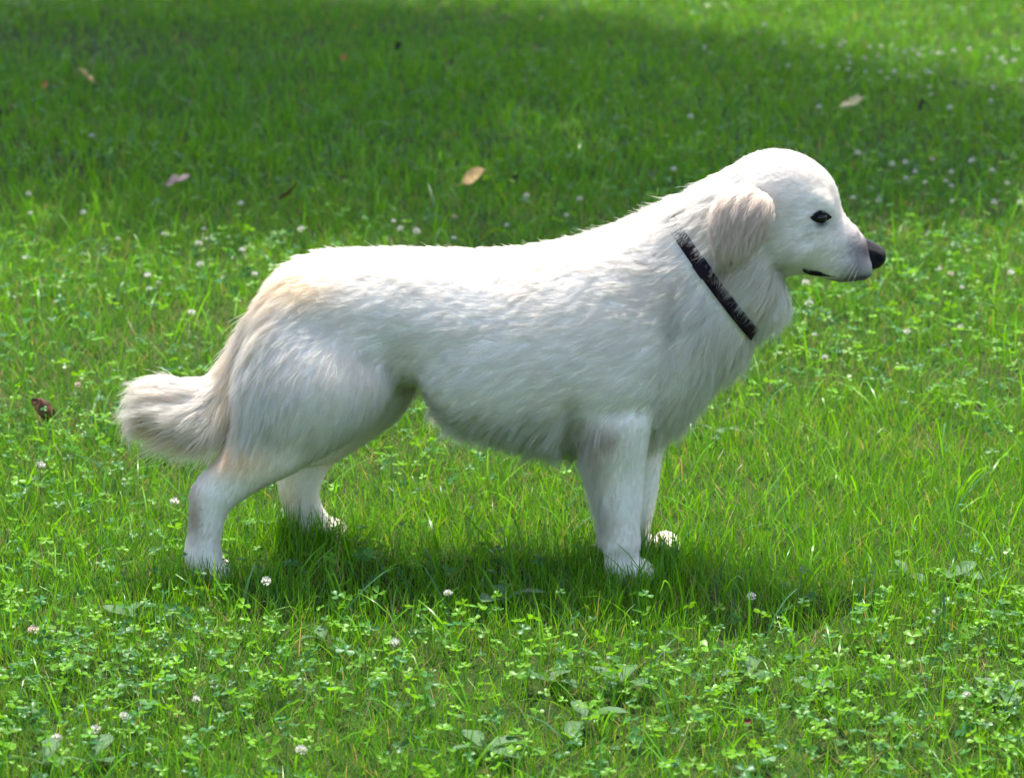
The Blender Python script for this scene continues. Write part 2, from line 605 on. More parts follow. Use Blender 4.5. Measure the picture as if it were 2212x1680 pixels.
class Loft:
    """closed tube through sections; a section is two outline points in the side view, a half width and a centre plane"""
    def __init__(self, part, secs, Y, sub=5, n=30, exp=2.2, inset=0.0, pear=0.0):
        rows = []
        for s in secs:
            (au, av), (bu, bv), hw = s[0], s[1], s[2]
            yc = s[3] if len(s) > 3 else Y
            ax, az = onY(au, av, yc)
            bx, bz = onY(bu, bv, yc)
            rows.append((ax, az, bx, bz, hw, yc))
        D = catmull(rows, sub)
        self.part = part
        A, B = D[:, 0:2], D[:, 2:4]
        C = (A + B) / 2
        H = (A - B) / 2
        ln = np.linalg.norm(H, axis=1)
        H *= (np.maximum(ln - inset, 0.004) / ln)[:, None]
        hw = np.maximum(D[:, 4], 0.003)
        ph = np.linspace(0, 2 * math.pi, n, endpoint=False)
        c, s = np.cos(ph), np.sin(ph)
        cc = np.sign(c) * np.abs(c) ** (2 / exp)
        ss = np.sign(s) * np.abs(s) ** (2 / exp)
        V = np.zeros((len(D), n, 3))
        V[:, :, 0] = C[:, 0:1] + H[:, 0:1] * cc
        V[:, :, 2] = C[:, 1:2] + H[:, 1:2] * cc
        V[:, :, 1] = D[:, 5:6] + hw[:, None] * (ss * (1 - pear * cc))
        self.m, self.n = len(D), n
        t = np.gradient(C, axis=0)
        t /= np.linalg.norm(t, axis=1)[:, None] + 1e-9
        self.tan = np.repeat(np.stack([t[:, 0], 0 * t[:, 0], t[:, 1]], 1)[:, None], n, 1).reshape(-1, 3)
        self.s = np.repeat(np.linspace(0, 1, len(D))[:, None], n, 1).ravel()
        self.V = V.reshape(-1, 3)

    def faces(self, off):
        n, F = self.n, []
        for i in range(self.m - 1):
            for k in range(n):
                k2 = (k + 1) % n
                F.append((off + i * n + k, off + i * n + k2, off + (i + 1) * n + k2, off + (i + 1) * n + k))
        F.append(tuple(off + k for k in range(n - 1, -1, -1)))
        F.append(tuple(off + (self.m - 1) * n + k for k in range(n)))
        return F


def ellipsoid_loft(part, c, r, tilt=0.0, n=14):
    """ellipsoid written as a loft-like object"""
    L = Loft.__new__(Loft)
    L.part = part
    m = 9
    V = []
    for i in range(m):
        th = math.pi * (0.06 + 0.88 * i / (m - 1))
        for k in range(n):
            q = 2 * math.pi * k / n
            x, y, z = math.cos(th), math.sin(th) * math.sin(q), math.sin(th) * math.cos(q)
            x, y, z = x * r[0], y * r[1], z * r[2]
            V.append((c[0] + x * math.cos(tilt) - z * math.sin(tilt), c[1] + y, c[2] + x * math.sin(tilt) + z * math.cos(tilt)))
    L.V = np.array(V)
    L.m, L.n = m, n
    L.tan = np.zeros_like(L.V)
    L.tan[:, 0] = 1
    L.s = np.zeros(len(V))
    return L


PARTS = dict(torso=0, neck=1, head=2, ear=3, foreleg=4, hindleg=5, tail=6, thigh=7, shoulder=8, muzzle=9)
LO = []
LO.append(Loft('torso', [
    ((552, 668), (528, 770), .045), ((590, 606), (560, 860), .080), ((655, 564), (650, 880), .098), ((760, 548), (765, 862), .104),
    ((870, 545), (880, 818), .106), ((980, 547), (985, 856), .114), ((1090, 546), (1100, 920), .126), ((1200, 530), (1210, 950), .132),
    ((1295, 506), (1310, 952), .132), ((1370, 480), (1385, 935), .122), ((1415, 466), (1482, 885), .108), ((1440, 455), (1566, 795), .094),
    ((1462, 444), (1615, 735), .086)], YD, exp=2.05, pear=.08))
LO.append(Loft('neck', [
    ((1400, 500), (1500, 830), .080), ((1440, 455), (1585, 790), .090), ((1468, 440), (1635, 715), .084), ((1500, 420), (1672, 690), .080),
    ((1550, 384), (1694, 655), .076), ((1600, 360), (1690, 620), .066)], YD, exp=2.1))
LO.append(Loft('head', [
    ((1545, 408), (1585, 585), .042), ((1578, 370), (1630, 598), .062), ((1635, 336), (1668, 598), .071), ((1695, 330), (1700, 590), .070),
    ((1750, 349), (1722, 588), .066), ((1790, 383), (1742, 588), .058), ((1808, 420), (1755, 591), .050), ((1814, 450), (1768, 594), .043),
    ((1828, 474), (1788, 600), .036), ((1852, 495), (1818, 605), .033), ((1868, 511), (1848, 602), .030), ((1877, 530), (1868, 594), .0245),
    ((1884, 560), (1880, 584), .012)], YD, exp=2.25))
# brow, cheek
def P3(u, v, Y):
    x, z = onY(u, v, Y)
    return (x, Y, z)
for sg in (-1, 1):
    LO.append(ellipsoid_loft('head', P3(1768, 432, YD + sg * .045), (.030, .017, .016), -.6))
    LO.append(ellipsoid_loft('head', P3(1700, 520, YD + sg * .052), (.045, .022, .042), -.3))
    LO.append(ellipsoid_loft('head', P3(1835, 566, YD + sg * .020), (.040, .018, .024), -.45))
# ear flaps
def ear(sg):
    Y0 = YD + sg * .078
    secs = [((1630, 398), (1582, 400), .007, YD + sg * .058), ((1664, 420), (1554, 427), .010, YD + sg * .086), ((1674, 452), (1541, 457), .010, YD + sg * .096),
            ((1660, 490), (1536, 490), .010, YD + sg * .100), ((1636, 525), (1543, 525), .010, YD + sg * .101), ((1608, 556), (1550, 554), .009, YD + sg * .100),
            ((1585, 570), (1558, 570), .006, YD + sg * .084)]
    return Loft('ear', secs, Y0, exp=2.0, n=20)
LO += [ear(-1), ear(1)]
# tail: hangs from the croup, then lifts away behind the hocks
LO.append(Loft('tail', [
    ((556, 650), (600, 700), .030), ((520, 712), (572, 770), .030), ((492, 762), (535, 850), .028), ((452, 808), (490, 928), .026, YD - .01),
    ((405, 818), (435, 930), .024, YD - .02), ((355, 818), (380, 918), .021, YD - .03), ((318, 830), (332, 902), .017, YD - .04), ((294, 856), (300, 890), .009, YD - .045)], YD, exp=2.0))
_t = LO[-1]
_zt = np.repeat(_t.V[:, 2].reshape(_t.m, _t.n).max(1), _t.n)
_t.V[:, 1] -= .55 * (_zt - _t.V[:, 2]) * np.clip(_t.s * 2.2 - .2, 0, 1)
# thighs and hind legs
for sg, Y in ((-1, YD - .070), (1, YD + .070)):
    LO.append(Loft('thigh', [
        ((735, 640), (600, 640), .022, Y + .020), ((815, 730), (540, 730), .046, Y + .008), ((850, 815), (520, 815), .060, Y - .006), ((810, 890), (515, 885), .057, Y - .008),
        ((735, 955), (508, 940), .048, Y), ((650, 1005), (492, 975), .040, Y)] if sg < 0 else [
        ((760, 640), (620, 640), .022, Y - .012), ((850, 730), (600, 730), .048, Y - .004), ((895, 815), (600, 815), .058, Y), ((868, 880), (640, 890), .052, Y),
        ((800, 945), (615, 945), .044, Y + .02), ((730, 990), (600, 1000), .036, Y + .03)], Y, exp=2.1))
LO.append(Loft('hindleg', [
    ((720, 940), (520, 900), .046, YD - .072), ((650, 1008), (492, 968), .040, Yn_h), ((565, 1052), (445, 1020), .031, Yn_h), ((498, 1098), (412, 1056), .026, Yn_h), ((482, 1137), (409, 1110), .022, Yn_h),
    ((474, 1172), (405, 1162), .022, Yn_h), ((480, 1208), (400, 1195), .028, Yn_h), ((492, 1238), (408, 1225), .030, Yn_h), ((498, 1256), (420, 1250), .030, Yn_h)], Yn_h, exp=2.2))
LO.append(Loft('hindleg', [
    ((800, 930), (640, 920), .042, YD + .09), ((722, 995), (602, 990), .036, Yf_h), ((694, 1040), (600, 1045), .029, Yf_h), ((688, 1070), (610, 1085), .025, Yf_h), ((696, 1100), (622, 1112), .024, Yf_h),
    ((718, 1126), (632, 1132), .030, Yf_h), ((738, 1148), (642, 1150), .030, Yf_h), ((744, 1166), (652, 1166), .028, Yf_h)], Yf_h, exp=2.2))
# forelegs
LO.append(Loft('foreleg', [
    ((1425, 800), (1290, 820), .050, YD - .075), ((1410, 890), (1270, 900), .048, YD - .086), ((1398, 960), (1258, 965), .042, YD - .084), ((1392, 1020), (1270, 1020), .035, Yn_f), ((1387, 1085), (1288, 1085), .030, Yn_f),
    ((1380, 1140), (1304, 1140), .027, Yn_f), ((1383, 1168), (1302, 1168), .030, Yn_f), ((1377, 1196), (1308, 1198), .027, Yn_f), ((1388, 1220), (1306, 1222), .035, Yn_f), ((1404, 1244), (1310, 1244), .034, Yn_f), ((1408, 1264), (1316, 1262), .034, Yn_f)], Yn_f, exp=2.2))
LO.append(Loft('foreleg', [
    ((1470, 820), (1340, 820), .050, YD + .065), ((1452, 900), (1330, 900), .046, YD + .062), ((1432, 965), (1335, 965), .040, Yf_f), ((1424, 1020), (1345, 1020), .034, Yf_f), ((1416, 1080), (1352, 1080), .029, Yf_f),
    ((1403, 1135), (1348, 1135), .027, Yf_f), ((1408, 1165), (1350, 1165), .029, Yf_f), ((1436, 1190), (1358, 1190), .035, Yf_f), ((1462, 1204), (1366, 1206), .034, Yf_f), ((1468, 1222), (1372, 1222), .034, Yf_f)], Yf_f, exp=2.2))
# shoulder blade / upper arm
for sg in (-1, 1):
    LO.append(Loft('shoulder', [
        ((1400, 600), (1300, 610), .012, YD + sg * .078), ((1430, 660), (1295, 680), .026, YD + sg * .090), ((1445, 750), (1280, 770), .036, YD + sg * .098), ((1420, 850), (1260, 870), .034, YD + sg * .100), ((1380, 930), (1260, 930), .028, YD + sg * .086)],
        YD, exp=2.0))
    LO.append(ellipsoid_loft('torso', P3(1110, 790, YD + sg * .080), (.15, .05, .10), 0.05))
# toes
for (u, v, Y, s) in ((1396, 1254, Yn_f, 1), (1458, 1214, Yf_f, 1), (486, 1248, Yn_h, 1), (736, 1158, Yf_h, 1)):
    for k, dy in enumerate((-.026, -.009, .009, .026)):
        x, z = onY(u, v, Y)
        x0, _ = onY(u, v, Y)
        LO.append(ellipsoid_loft('foreleg', (x0 - .004 - abs(dy) * .35, Y + dy, max(z, .0) * 0 + .016), (.022, .0105, .016), -.2))

SURF = {}


def build_dog():
    # ---- one continuous body surface
    V, F, part, tan, s = [], [], [], [], []
    off = 0
    for L in LO:
        V.append(L.V)
        F += L.faces(off)
        off += len(L.V)
        part.append(np.full(len(L.V), PARTS[L.part]))
        tan.append(L.tan)
        s.append(L.s)
    V = np.concatenate(V)
    part = np.concatenate(part)
    tan = np.concatenate(tan)
    sS = np.concatenate(s)
    src = pmesh('src', V, F, False)
    so = bpy.data.objects.new('src', src)
    COL.objects.link(so)
    md = so.modifiers.new('remesh', 'REMESH')
    md.mode = 'VOXEL'
    md.voxel_size = 0.0042
    dg = bpy.context.evaluated_depsgraph_get()
    me = bpy.data.meshes.new_from_object(so.evaluated_get(dg))
    bpy.data.objects.remove(so)
    me.name = 'body'
    n = len(me.vertices)
    co = np.empty(n * 3, np.float32)
    me.vertices.foreach_get('co', co)
    co = co.reshape(-1, 3).astype(float)
    ed = np.empty(len(me.edges) * 2, np.int32)
    me.edges.foreach_get('vertices', ed)
    ed = ed.reshape(-1, 2)
    # attributes from the nearest source points
    kd = kdtree.KDTree(len(V))
    for i, v in enumerate(V):
        kd.insert(v, i)
    kd.balance()
    near = np.array([kd.find(c)[1] for c in co])
    pt = part[near]
    # smoothing: strong where bodies meet, gentle on head, ear and paws
    deg = np.bincount(ed.ravel(), minlength=n).astype(float)
    ea, eb = ed[:, 0], ed[:, 1]

    def lap(X):
        S = np.zeros_like(X)
        np.add.at(S, ea, X[eb])
        np.add.at(S, eb, X[ea])
        return S / deg[:, None] - X
    wgt = np.ones(n) * 0.55
    wgt[(pt == PARTS['ear'])] = 0.16
    wgt[(pt == PARTS['head'])] = 0.17
    nosex, nosez = onY(1898, 550, YD)
    wgt[(co[:, 2] < 0.07)] = 0.16
    w1 = wgt[:, None]
    w1 = w1 + 0.5 * lap(w1)
    for it in range(34):
        co = co + w1 * lap(co)
        co = co - (w1 * 0.9 if it % 2 else w1 * 0.55) * lap(co) * (1 if it % 3 else 0)
    # hollows: before and below the eye, behind the jaw, flank, behind the elbow, in front of the shoulder
    sgn = np.sign(co[:, 1] - YD)
    for (u_, v_, ru_, rv_, dp_) in ((1803, 498, .018, .013, .004), (1742, 514, .022, .010, .0035), (1692, 575, .014, .030, .006), (862, 765, .05, .06, .012),
                                    (1238, 930, .016, .055, .022), (1345, 872, .05, .014, .006), (1455, 700, .018, .07, .008), (1268, 700, .02, .09, .006), (700, 700, .05, .03, .006), (905, 640, .06, .03, .004)):
        x_, z_ = onY(u_, v_, YD - .09 if u_ < 1600 else YD - .05)
        g_ = np.exp(-(((co[:, 0] - x_) / ru_) ** 2 + ((co[:, 2] - z_) / rv_) ** 2)) * (np.abs(co[:, 1] - YD) > .02)
        co[:, 1] -= sgn * g_ * dp_
    co[:, 2] = np.maximum(co[:, 2], 0.001)
    me.vertices.foreach_set('co', co.astype(np.float32).ravel())
    me.update()
    for p in me.polygons:
        p.use_smooth = True
    nor = np.empty(n * 3, np.float32)
    me.vertices.foreach_get('normal', nor)
    nor = nor.reshape(-1, 3).astype(float)
    T = tan[near]
    ss = sS[near]

    # ---- grooming fields per vertex
    def reg(u, v, ru, rv, Y=YD):
        """soft mask around a spot on the dog's side, radii in metres"""
        x, z = onY(u, v, Y)
        return np.exp(-(((co[:, 0] - x) / ru) ** 2 + ((co[:, 2] - z) / rv) ** 2))
    flow = np.zeros((n, 3))
    Ln = np.full(n, .030)
    lift = np.full(n, .19)
    free = np.zeros(n)
    is_ = {k: pt == v for k, v in PARTS.items()}
    x, z = co[:, 0], co[:, 2]
    nz, nx, ny = nor[:, 2], nor[:, 0], nor[:, 1]
    x_wither, z_w = onY(1370, 480, YD)
    x_chest, z_chest = onY(1560, 840, YD)
    x_hip, _ = onY(620, 700, YD)
    side = np.sign(co[:, 1] - YD)
    # trunk: back along the spine, falling on the flanks
    low = np.clip((0.40 - z) / 0.16, 0, 1)
    fl = np.stack([-np.ones(n), np.zeros(n), -0.12 - 0.95 * low], 1)
    flow[:] = fl
    fr = np.clip((x - onY(1400, 700, YD)[0]) / 0.10, 0, 1)
    front = np.stack([-0.35 * np.ones(n), 0 * x, -1.0 * np.ones(n)], 1)
    flow = flow * (1 - fr[:, None]) + front * fr[:, None]
    back = np.stack([-0.8 * np.ones(n), 0 * x, -0.62 * np.ones(n)], 1)
    k = is_['neck']
    flow[k] = back[k]
    k = is_['head']
    hx, hz = onY(1760, 480, YD)
    up = np.clip((z - hz) / .05, -1, 1)
    flow[k] = np.stack([-np.ones(n), 0 * x, -0.30 + 0.28 * up], 1)[k]
    k = is_['ear']
    flow[k] = (-0.35, 0, -1.0)
    k = is_['foreleg']
    flow[k] = np.stack([-0.25 - 0.35 * np.clip(-nx, 0, 1), 0 * x, -np.ones(n)], 1)[k]
    k = is_['hindleg']
    flow[k] = np.stack([-0.30 - 0.2 * np.clip(-nx, 0, 1), 0 * x, -np.ones(n)], 1)[k]
    k = is_['thigh']
    flow[k] = np.stack([-0.45 - 0.2 * np.clip(-nx, 0, 1), 0 * x, -np.ones(n)], 1)[k]
    k = is_['tail']
    flow[k] = T[k] + np.stack([-0.1 + 0 * x, 0 * x, -1.0 * np.clip(-nz + .3, 0, 1) - .25 + 1.3 * np.exp(-((ss - .72) / .16) ** 2) * np.clip(nz, 0, 1)], 1)[k]
    # blend the field over the joints
    for it in range(25):
        flow = flow + 0.5 * lap(flow)
    for i in range(n):
        q = noise.noise_vector((co[i][0] * 9, co[i][1] * 9, co[i][2] * 9))
        flow[i] += np.array(q) * (0.38 if pt[i] != 3 else .75)
    # lengths (metres)
    Ln[is_['torso']] = .025
    Ln[is_['neck']] = .042
    Ln[is_['head']] = .013
    Ln[is_['ear']] = .032
    Ln[is_['foreleg']] = .011
    Ln[is_['hindleg']] = .011
    lift[is_['hindleg'] | is_['foreleg']] = .15
    Ln[is_['thigh']] = .013 + .015 * np.clip((z[is_['thigh']] - .17) / .09, 0, 1)
    Ln[is_['shoulder']] = .025
    Ln[is_['tail']] = .062
    lift[is_['head']] = .20
    lift[is_['ear']] = .22
    belly = np.clip((0.31 - z) / .05, 0, 1) * np.clip(-nz + 0.35, 0, 1) * (is_['torso'] | is_['shoulder'])
    Ln += belly * .030
    free += belly
    chest = np.clip(nx + 0.1, 0, 1) * fr * (is_['torso'] | is_['neck'] | is_['shoulder'])
    Ln += chest * .010
    free += chest * .7
    k = is_['foreleg'] * np.clip(-nx + .1, 0, 1) * np.clip((z - 0.035) / .05, 0, 1)
    Ln += k * .040
    free += k * .55
    k = (is_['thigh'] | is_['hindleg']) * np.clip(-nx, 0, 1) * np.clip((z - 0.16) / .05, 0, 1)
    Ln += k * .026
    free += k * .7
    k = is_['thigh'] * np.clip(nx * .9 - .1, 0, 1)
    Ln += k * .012 * np.clip((z - .2) / .06, 0, 1)
    free += k * .5
    k = is_['tail'].astype(float)
    free = np.maximum(free, k * .75)
    Ln += k * np.clip(-nz, 0, 1) * .03
    Ln -= k * np.clip(nz, 0, 1) * np.clip(1 - ss * 1.6, 0, 1) * .028
    Ln += k * np.clip(ss - .75, 0, 1) * .04
    Ln *= 1 - 0.55 * reg(1835, 550, .055, .05) * is_['head']
    Ln[z < 0.09] = np.minimum(Ln[z < .09], .012)
    Ln[z < 0.05] = .006
    jaw = is_['head'] * np.clip((1725 - (CX + (x / 4.88) * FPX)) / 60, 0, 1) * np.clip((onY(1700, 520, YD)[1] - z) / .04, 0, 1)
    Ln += jaw * .012
    mane = reg(1470, 610, .07, .09) * (is_['torso'] | is_['neck'] | is_['shoulder'])
    Ln += mane * .012
    lift += mane * .12
    wither = np.clip(nz, 0, 1) * np.exp(-((x - onY(1425, 460, YD)[0]) / .03) ** 2) * (z > .5)
    lift += wither * .15
    rump = np.clip(nz, 0, 1) * np.exp(-((x - onY(680, 550, YD)[0]) / .09) ** 2) * is_['torso']
    lift += rump * .15
    for it in range(6):
        Ln = Ln + .5 * lap(Ln[:, None])[:, 0]
        free = free + .5 * lap(free[:, None])[:, 0]
        lift = lift + .5 * lap(lift[:, None])[:, 0]
    # collar plane: a line through two points in the side view
    c0x, c0z = onY(1434, 448, YD)
    c1x, c1z = onY(1594, 664, YD)
    cd = np.array([c1x - c0x, c1z - c0z])
    clen = np.linalg.norm(cd)
    cd /= clen
    cn = np.array([-cd[1], cd[0]])          # towards the head
    if cn[0] < 0:
        cn = -cn
    dcol = (x - c0x) * cn[0] + (z - c0z) * cn[1]
    acol = (x - c0x) * cd[0] + (z - c0z) * cd[1]
    incol = (acol > -.03) & (acol < clen + .03) & ~is_['ear']
    band = incol & (dcol > -.012) & (dcol < .016)
    Ln[band] = .004
    ahead = incol & (dcol >= .016) & (dcol < .06)
    ahead &= acol > .040
    nape = incol & (acol <= .040) & (dcol > .006) & (dcol < .06)
    Ln[nape] = .058
    lift[nape] = .20
    Ln[ahead] = np.minimum(Ln[ahead], dcol[ahead] * .95 + .001)
    # colours: cream white with tan and grey areas (linear)
    white = np.array([0.980, 0.915, 0.820])
    cream = np.array([0.93, 0.83, 0.68])
    tanc = np.array([0.88, 0.64, 0.35])
    brown = np.array([0.33, 0.22, 0.15])
    grey = np.array([0.055, 0.045, 0.048])
    colr = np.tile(white, (n, 1))

    def paint(w, c):
        nonlocal colr
        w = np.clip(w, 0, 1)[:, None]
        colr = colr * (1 - w) + c * w
    nvar = np.array([noise.noise((c[0] * 14, c[1] * 14, c[2] * 14)) for c in co])
    paint(.25 + .35 * nvar, cream * 1.03)
    paint(is_['ear'] * (.75 + .6 * nvar) * np.clip(.25 + 2.2 * ss, 0, 1), np.array([0.86, 0.68, 0.50]))
    paint(reg(1570, 560, .03, .025) * .5, tanc)
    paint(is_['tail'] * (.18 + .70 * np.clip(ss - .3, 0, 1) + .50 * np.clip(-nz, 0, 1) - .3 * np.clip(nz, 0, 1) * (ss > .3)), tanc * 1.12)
    paint(is_['tail'] * np.clip(ss - .86, 0, .10) / .10 * .75, white)
    paint(reg(650, 608, .055, .022) * .75, tanc * 1.2)
    paint(reg(560, 640, .03, .05) * .6, tanc * 1.15)
    paint(reg(505, 800, .018, .09) * .5, tanc * 1.2)
    paint(reg(525, 985, .05, .03, Yn_h) * .75, tanc * 1.05)
    paint(reg(418, 1090, .018, .05, Yn_h) * .75, brown * 1.5)
    paint(reg(420, 1120, .010, .02, Yn_h) * .7, brown)
    paint(reg(420, 1235, .03, .02, Yn_h) * .4, brown * 1.7)
    paint(reg(620, 1070, .03, .05, Yf_h) * .4 * (co[:, 1] > YD), tanc)
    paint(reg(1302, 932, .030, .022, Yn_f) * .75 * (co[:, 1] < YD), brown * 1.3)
    paint(reg(1300, 1000, .03, .05, Yn_f) * .3, cream)
    paint(reg(1650, 660, .03, .05) * .3, tanc * 1.3)
    paint(reg(1335, 625, .05, .05) * .35, cream)
    paint(reg(1640, 575, .03, .05) * .35, cream)
    # muzzle: dark skin shows through near the nose and the lips
    paint(is_['head'] * reg(1870, 528, .017, .024) * 1.0, grey * .9)
    paint(is_['head'] * reg(1858, 530, .028, .034) * .62, grey * 2.2)
    paint(is_['head'] * reg(1864, 596, .032, .012) * 1.1, grey * .9)
    Ln *= 1 - .6 * reg(1770, 590, .04, .012) * is_['head']
    paint(is_['head'] * reg(1815, 608, .045, .009) * 1.0, grey * 1.2)
    paint(is_['head'] * reg(1858, 575, .030, .026) * .55, grey * 2.2)
    paint(is_['head'] * reg(1768, 470, .022, .014) * .35, np.array([.42, .36, .28]))
    paint(is_['head'] * reg(1768, 466, .014, .008) * .95, grey * .6)
    a = me.attributes.new('tint', 'FLOAT_COLOR', 'POINT')
    c4 = np.ones((n, 4), np.float32)
    c4[:, :3] = colr
    a.data.foreach_set('color', c4.ravel())
    # project flow on the surface
    flow -= (flow * nor).sum(1)[:, None] * nor
    flow /= np.linalg.norm(flow, axis=1)[:, None] + 1e-9

    # no fur on eye, mouth line and nose
    Ln *= 1 - .65 * reg(1772, 466, .03, .022) * is_['head']
    bald = reg(1768, 466, .0175, .0105) > .40
    bald &= is_['head']
    Ln[bald] = .001
    nosek = is_['head'] & ((x - nosex) > -.030) & (z > onY(1890, 585, YD)[1])
    Ln[nosek] = .0015

    # ---- objects
    feet = onY(900, 1240, YD)
    dog = empty('dog', (0.0, YD, 0.0))
    props(dog, 'white long-haired dog standing sideways on the lawn wearing a dark collar', 'dog')
    skin, N, L = mat('dog_skin')
    b = N['Principled BSDF']
    b.inputs['Roughness'].default_value = .8
    b.inputs['Specular IOR Level'].default_value = .15
    at = N.new('ShaderNodeAttribute')
    at.attribute_name = 'tint'
    L.new(at.outputs['Color'], b.inputs['Base Color'])
    body = link('body', me, skin, None)

    tri = []
    me.calc_loop_triangles()
    tri = np.empty(len(me.loop_triangles) * 3, np.int32)
    me.loop_triangles.foreach_get('vertices', tri)
    tri = tri.reshape(-1, 3)
    bvh = BVHTree.FromPolygons([tuple(c) for c in co], [tuple(t) for t in tri.tolist()])
    A, B, C = co[tri[:, 0]], co[tri[:, 1]], co[tri[:, 2]]
    area = np.linalg.norm(np.cross(B - A, C - A), axis=1) / 2
    kv = kdtree.KDTree(n)
    for i in range(n):
        kv.insert(co[i], i)
    kv.balance()

    def sample(m, wfun=None):
        w = area * (1 if wfun is None else wfun[tri].mean(1))
        ti = rng.choice(len(tri), m, p=w / w.sum())
        r1, r2 = np.sqrt(rng.random(m)), rng.random(m)
        bc = np.stack([1 - r1, r1 * (1 - r2), r1 * r2], 1)
        f = lambda X: (X[tri[ti]] * (bc[:, :, None] if X.ndim == 2 else bc)).sum(1)
        return f

    # ---- guide hairs traced over the surface
    K = 7
    dens = np.ones(n)
    dens[is_['head'] | is_['ear']] = 2.6
    dens[(z < .09)] = 1.6
    dens[Ln < .002] = 0
    NGD = 20000
    f = sample(NGD, dens)
    gp, gn, gd, gl, gli, gfr = f(co), f(nor), f(flow), f(Ln), f(lift), np.clip(f(free), 0, 1)
    gn /= np.linalg.norm(gn, axis=1)[:, None]
    gl = gl * rng.uniform(.7, 1.25, NGD)
    gli = gli * rng.uniform(.55, 1.6, NGD)
    gl = np.where(gl > .055, gl * rng.uniform(.65, 1.3, NGD), gl)
    gd = gd + rng.normal(0, .16, (NGD, 3))
    G = np.zeros((NGD, K, 3))
    for i in range(NGD):
        p = gp[i].copy()
        G[i, 0] = p
        st = gl[i] / (K - 1)
        d = gd[i] / (np.linalg.norm(gd[i]) + 1e-9)
        d0 = d + gn[i] * (gli[i] * 1.6)
        d0 /= np.linalg.norm(d0)
        q = p.copy()
        vel = d0.copy()
        sp = p.copy()
        for k in range(1, K):
            t = k / (K - 1)
            vel = vel + np.array([0, 0, -1.0]) * (0.16 * gfr[i])
            vel /= np.linalg.norm(vel)
            q = q + vel * st
            loc, nr, idx, dist = bvh.find_nearest(tuple(sp + d * st))
            loc = np.array(loc)
            nr = np.array(nr)
            dn = d - nr * d.dot(nr)
            d = dn / (np.linalg.norm(dn) + 1e-9)
            sp = loc
            hgt = gl[i] * gli[i] * (t ** .75) + .0012
            sf = loc + nr * hgt
            G[i, k] = sf * (1 - gfr[i]) + q * gfr[i]
    gk = kdtree.KDTree(NGD)
    for i in range(NGD):
        gk.insert(gp[i], i)
    gk.balance()

    gnoise = rng.normal(0, .18, (NGD, 3))
    gtint = rng.normal(1, .028, (NGD, 1)) ** np.array([[.6, 1.0, 1.5]])
    # ---- the coat
    M = 300000
    f = sample(M, dens)
    rp, rn, rl, rc = f(co), f(nor), f(Ln), f(colr)
    i3 = np.zeros((M, 3), int)
    w3 = np.zeros((M, 3))
    for i in range(M):
        fn = gk.find_n(rp[i], 3)
        for j, (c_, idx, dd) in enumerate(fn):
            i3[i, j] = idx
            w3[i, j] = 1 / (dd + .002)
    # guides of the far side of a leg must not pull: weight by normals
    w3 *= np.clip((gn[i3] * rn[:, None, :]).sum(-1), 0.001, 1) ** 2
    w3 /= w3.sum(1)[:, None]
    rel = G - G[:, :1]
    S = np.zeros((M, K, 3))
    for j in range(3):
        S += rel[i3[:, j]] * w3[:, j][:, None, None]
    glen = (gl[i3] * w3).sum(1)
    sc = np.clip(rl / np.maximum(glen, 1e-4), .3, 1.4) * rng.uniform(.55, 1.12, M)
    H = rp[:, None, :] + S * sc[:, None, None]
    t = np.linspace(0, 1, K)[None, :, None]
    best = i3[np.arange(M), w3.argmax(1)]
    tgt = G[best]
    clump = np.clip(.25 + rl * 15, .25, .70)[:, None, None]
    clump = clump * rng.uniform(.7, 1.0, M)[:, None, None]
    dist0 = np.linalg.norm(rp - gp[best], axis=1)
    clump = clump * np.clip(1.4 - dist0 / .02, 0, 1)[:, None, None]
    H = H * (1 - clump * t ** 1.1) + (tgt * clump * t ** 1.1)
    fz = rng.normal(0, 1, (M, 1, 3)) * (rl * .06)[:, None, None]
    H = H + fz * t ** 1.2 + rng.normal(0, 1, (M, K, 3)) * (rl * .016)[:, None, None] * t
    stray = rng.random(M) < .006
    H[stray] += (rn[stray][:, None, :] * (rl[stray] * .35)[:, None, None]) * t
    cv = bpy.data.hair_curves.new('fur')
    cv.add_curves([K] * M)
    cv.position_data.foreach_set('vector', np.ascontiguousarray(H, dtype=np.float32).ravel())
    ra = cv.attributes.new('radius', 'FLOAT', 'POINT') if 'radius' not in cv.attributes else cv.attributes['radius']
    base_r = np.clip(.00008 + rl * .0055, .0001, .00030)
    rad = base_r[:, None] * (1 - .8 * np.linspace(0, 1, K)[None] ** 1.5)
    ra.data.foreach_set('value', rad.astype(np.float32).ravel())
    ca = cv.attributes.new('tint', 'FLOAT_COLOR', 'CURVE')
    cc = np.ones((M, 4), np.float32)
    cc[:, :3] = np.clip(rc * rng.normal(1, .05, (M, 1)) * gtint[best], 0.01, .97)
    ca.data.foreach_set('color', cc.ravel())
    la = cv.attributes.new('lie', 'FLOAT_VECTOR', 'CURVE')
    ln_ = rn + gnoise[best] * np.clip(rl * 28, .55, 1)[:, None] + rng.normal(0, .10, (M, 3))
    ln_ /= np.linalg.norm(ln_, axis=1)[:, None]
    la.data.foreach_set('vector', ln_.astype(np.float32).ravel())
    hm, N, L = mat('dog_fur')
    N.remove(N['Principled BSDF'])
    at = N.new('ShaderNodeAttribute')
    at.attribute_name = 'tint'
    an = N.new('ShaderNodeAttribute')
    an.attribute_name = 'lie'
    df = N.new('ShaderNodeBsdfDiffuse')
    tl = N.new('ShaderNodeBsdfTranslucent')
    hr = N.new('ShaderNodeBsdfHair')
    hr.component = 'Reflection'
    hr.inputs['RoughnessU'].default_value = .35
    hr.inputs['RoughnessV'].default_value = .7
    hr.inputs['Color'].default_value = (.9, .88, .85, 1)
    for nd in (df, tl):
        L.new(at.outputs['Color'], nd.inputs['Color'])
        L.new(an.outputs['Vector'], nd.inputs['Normal'])
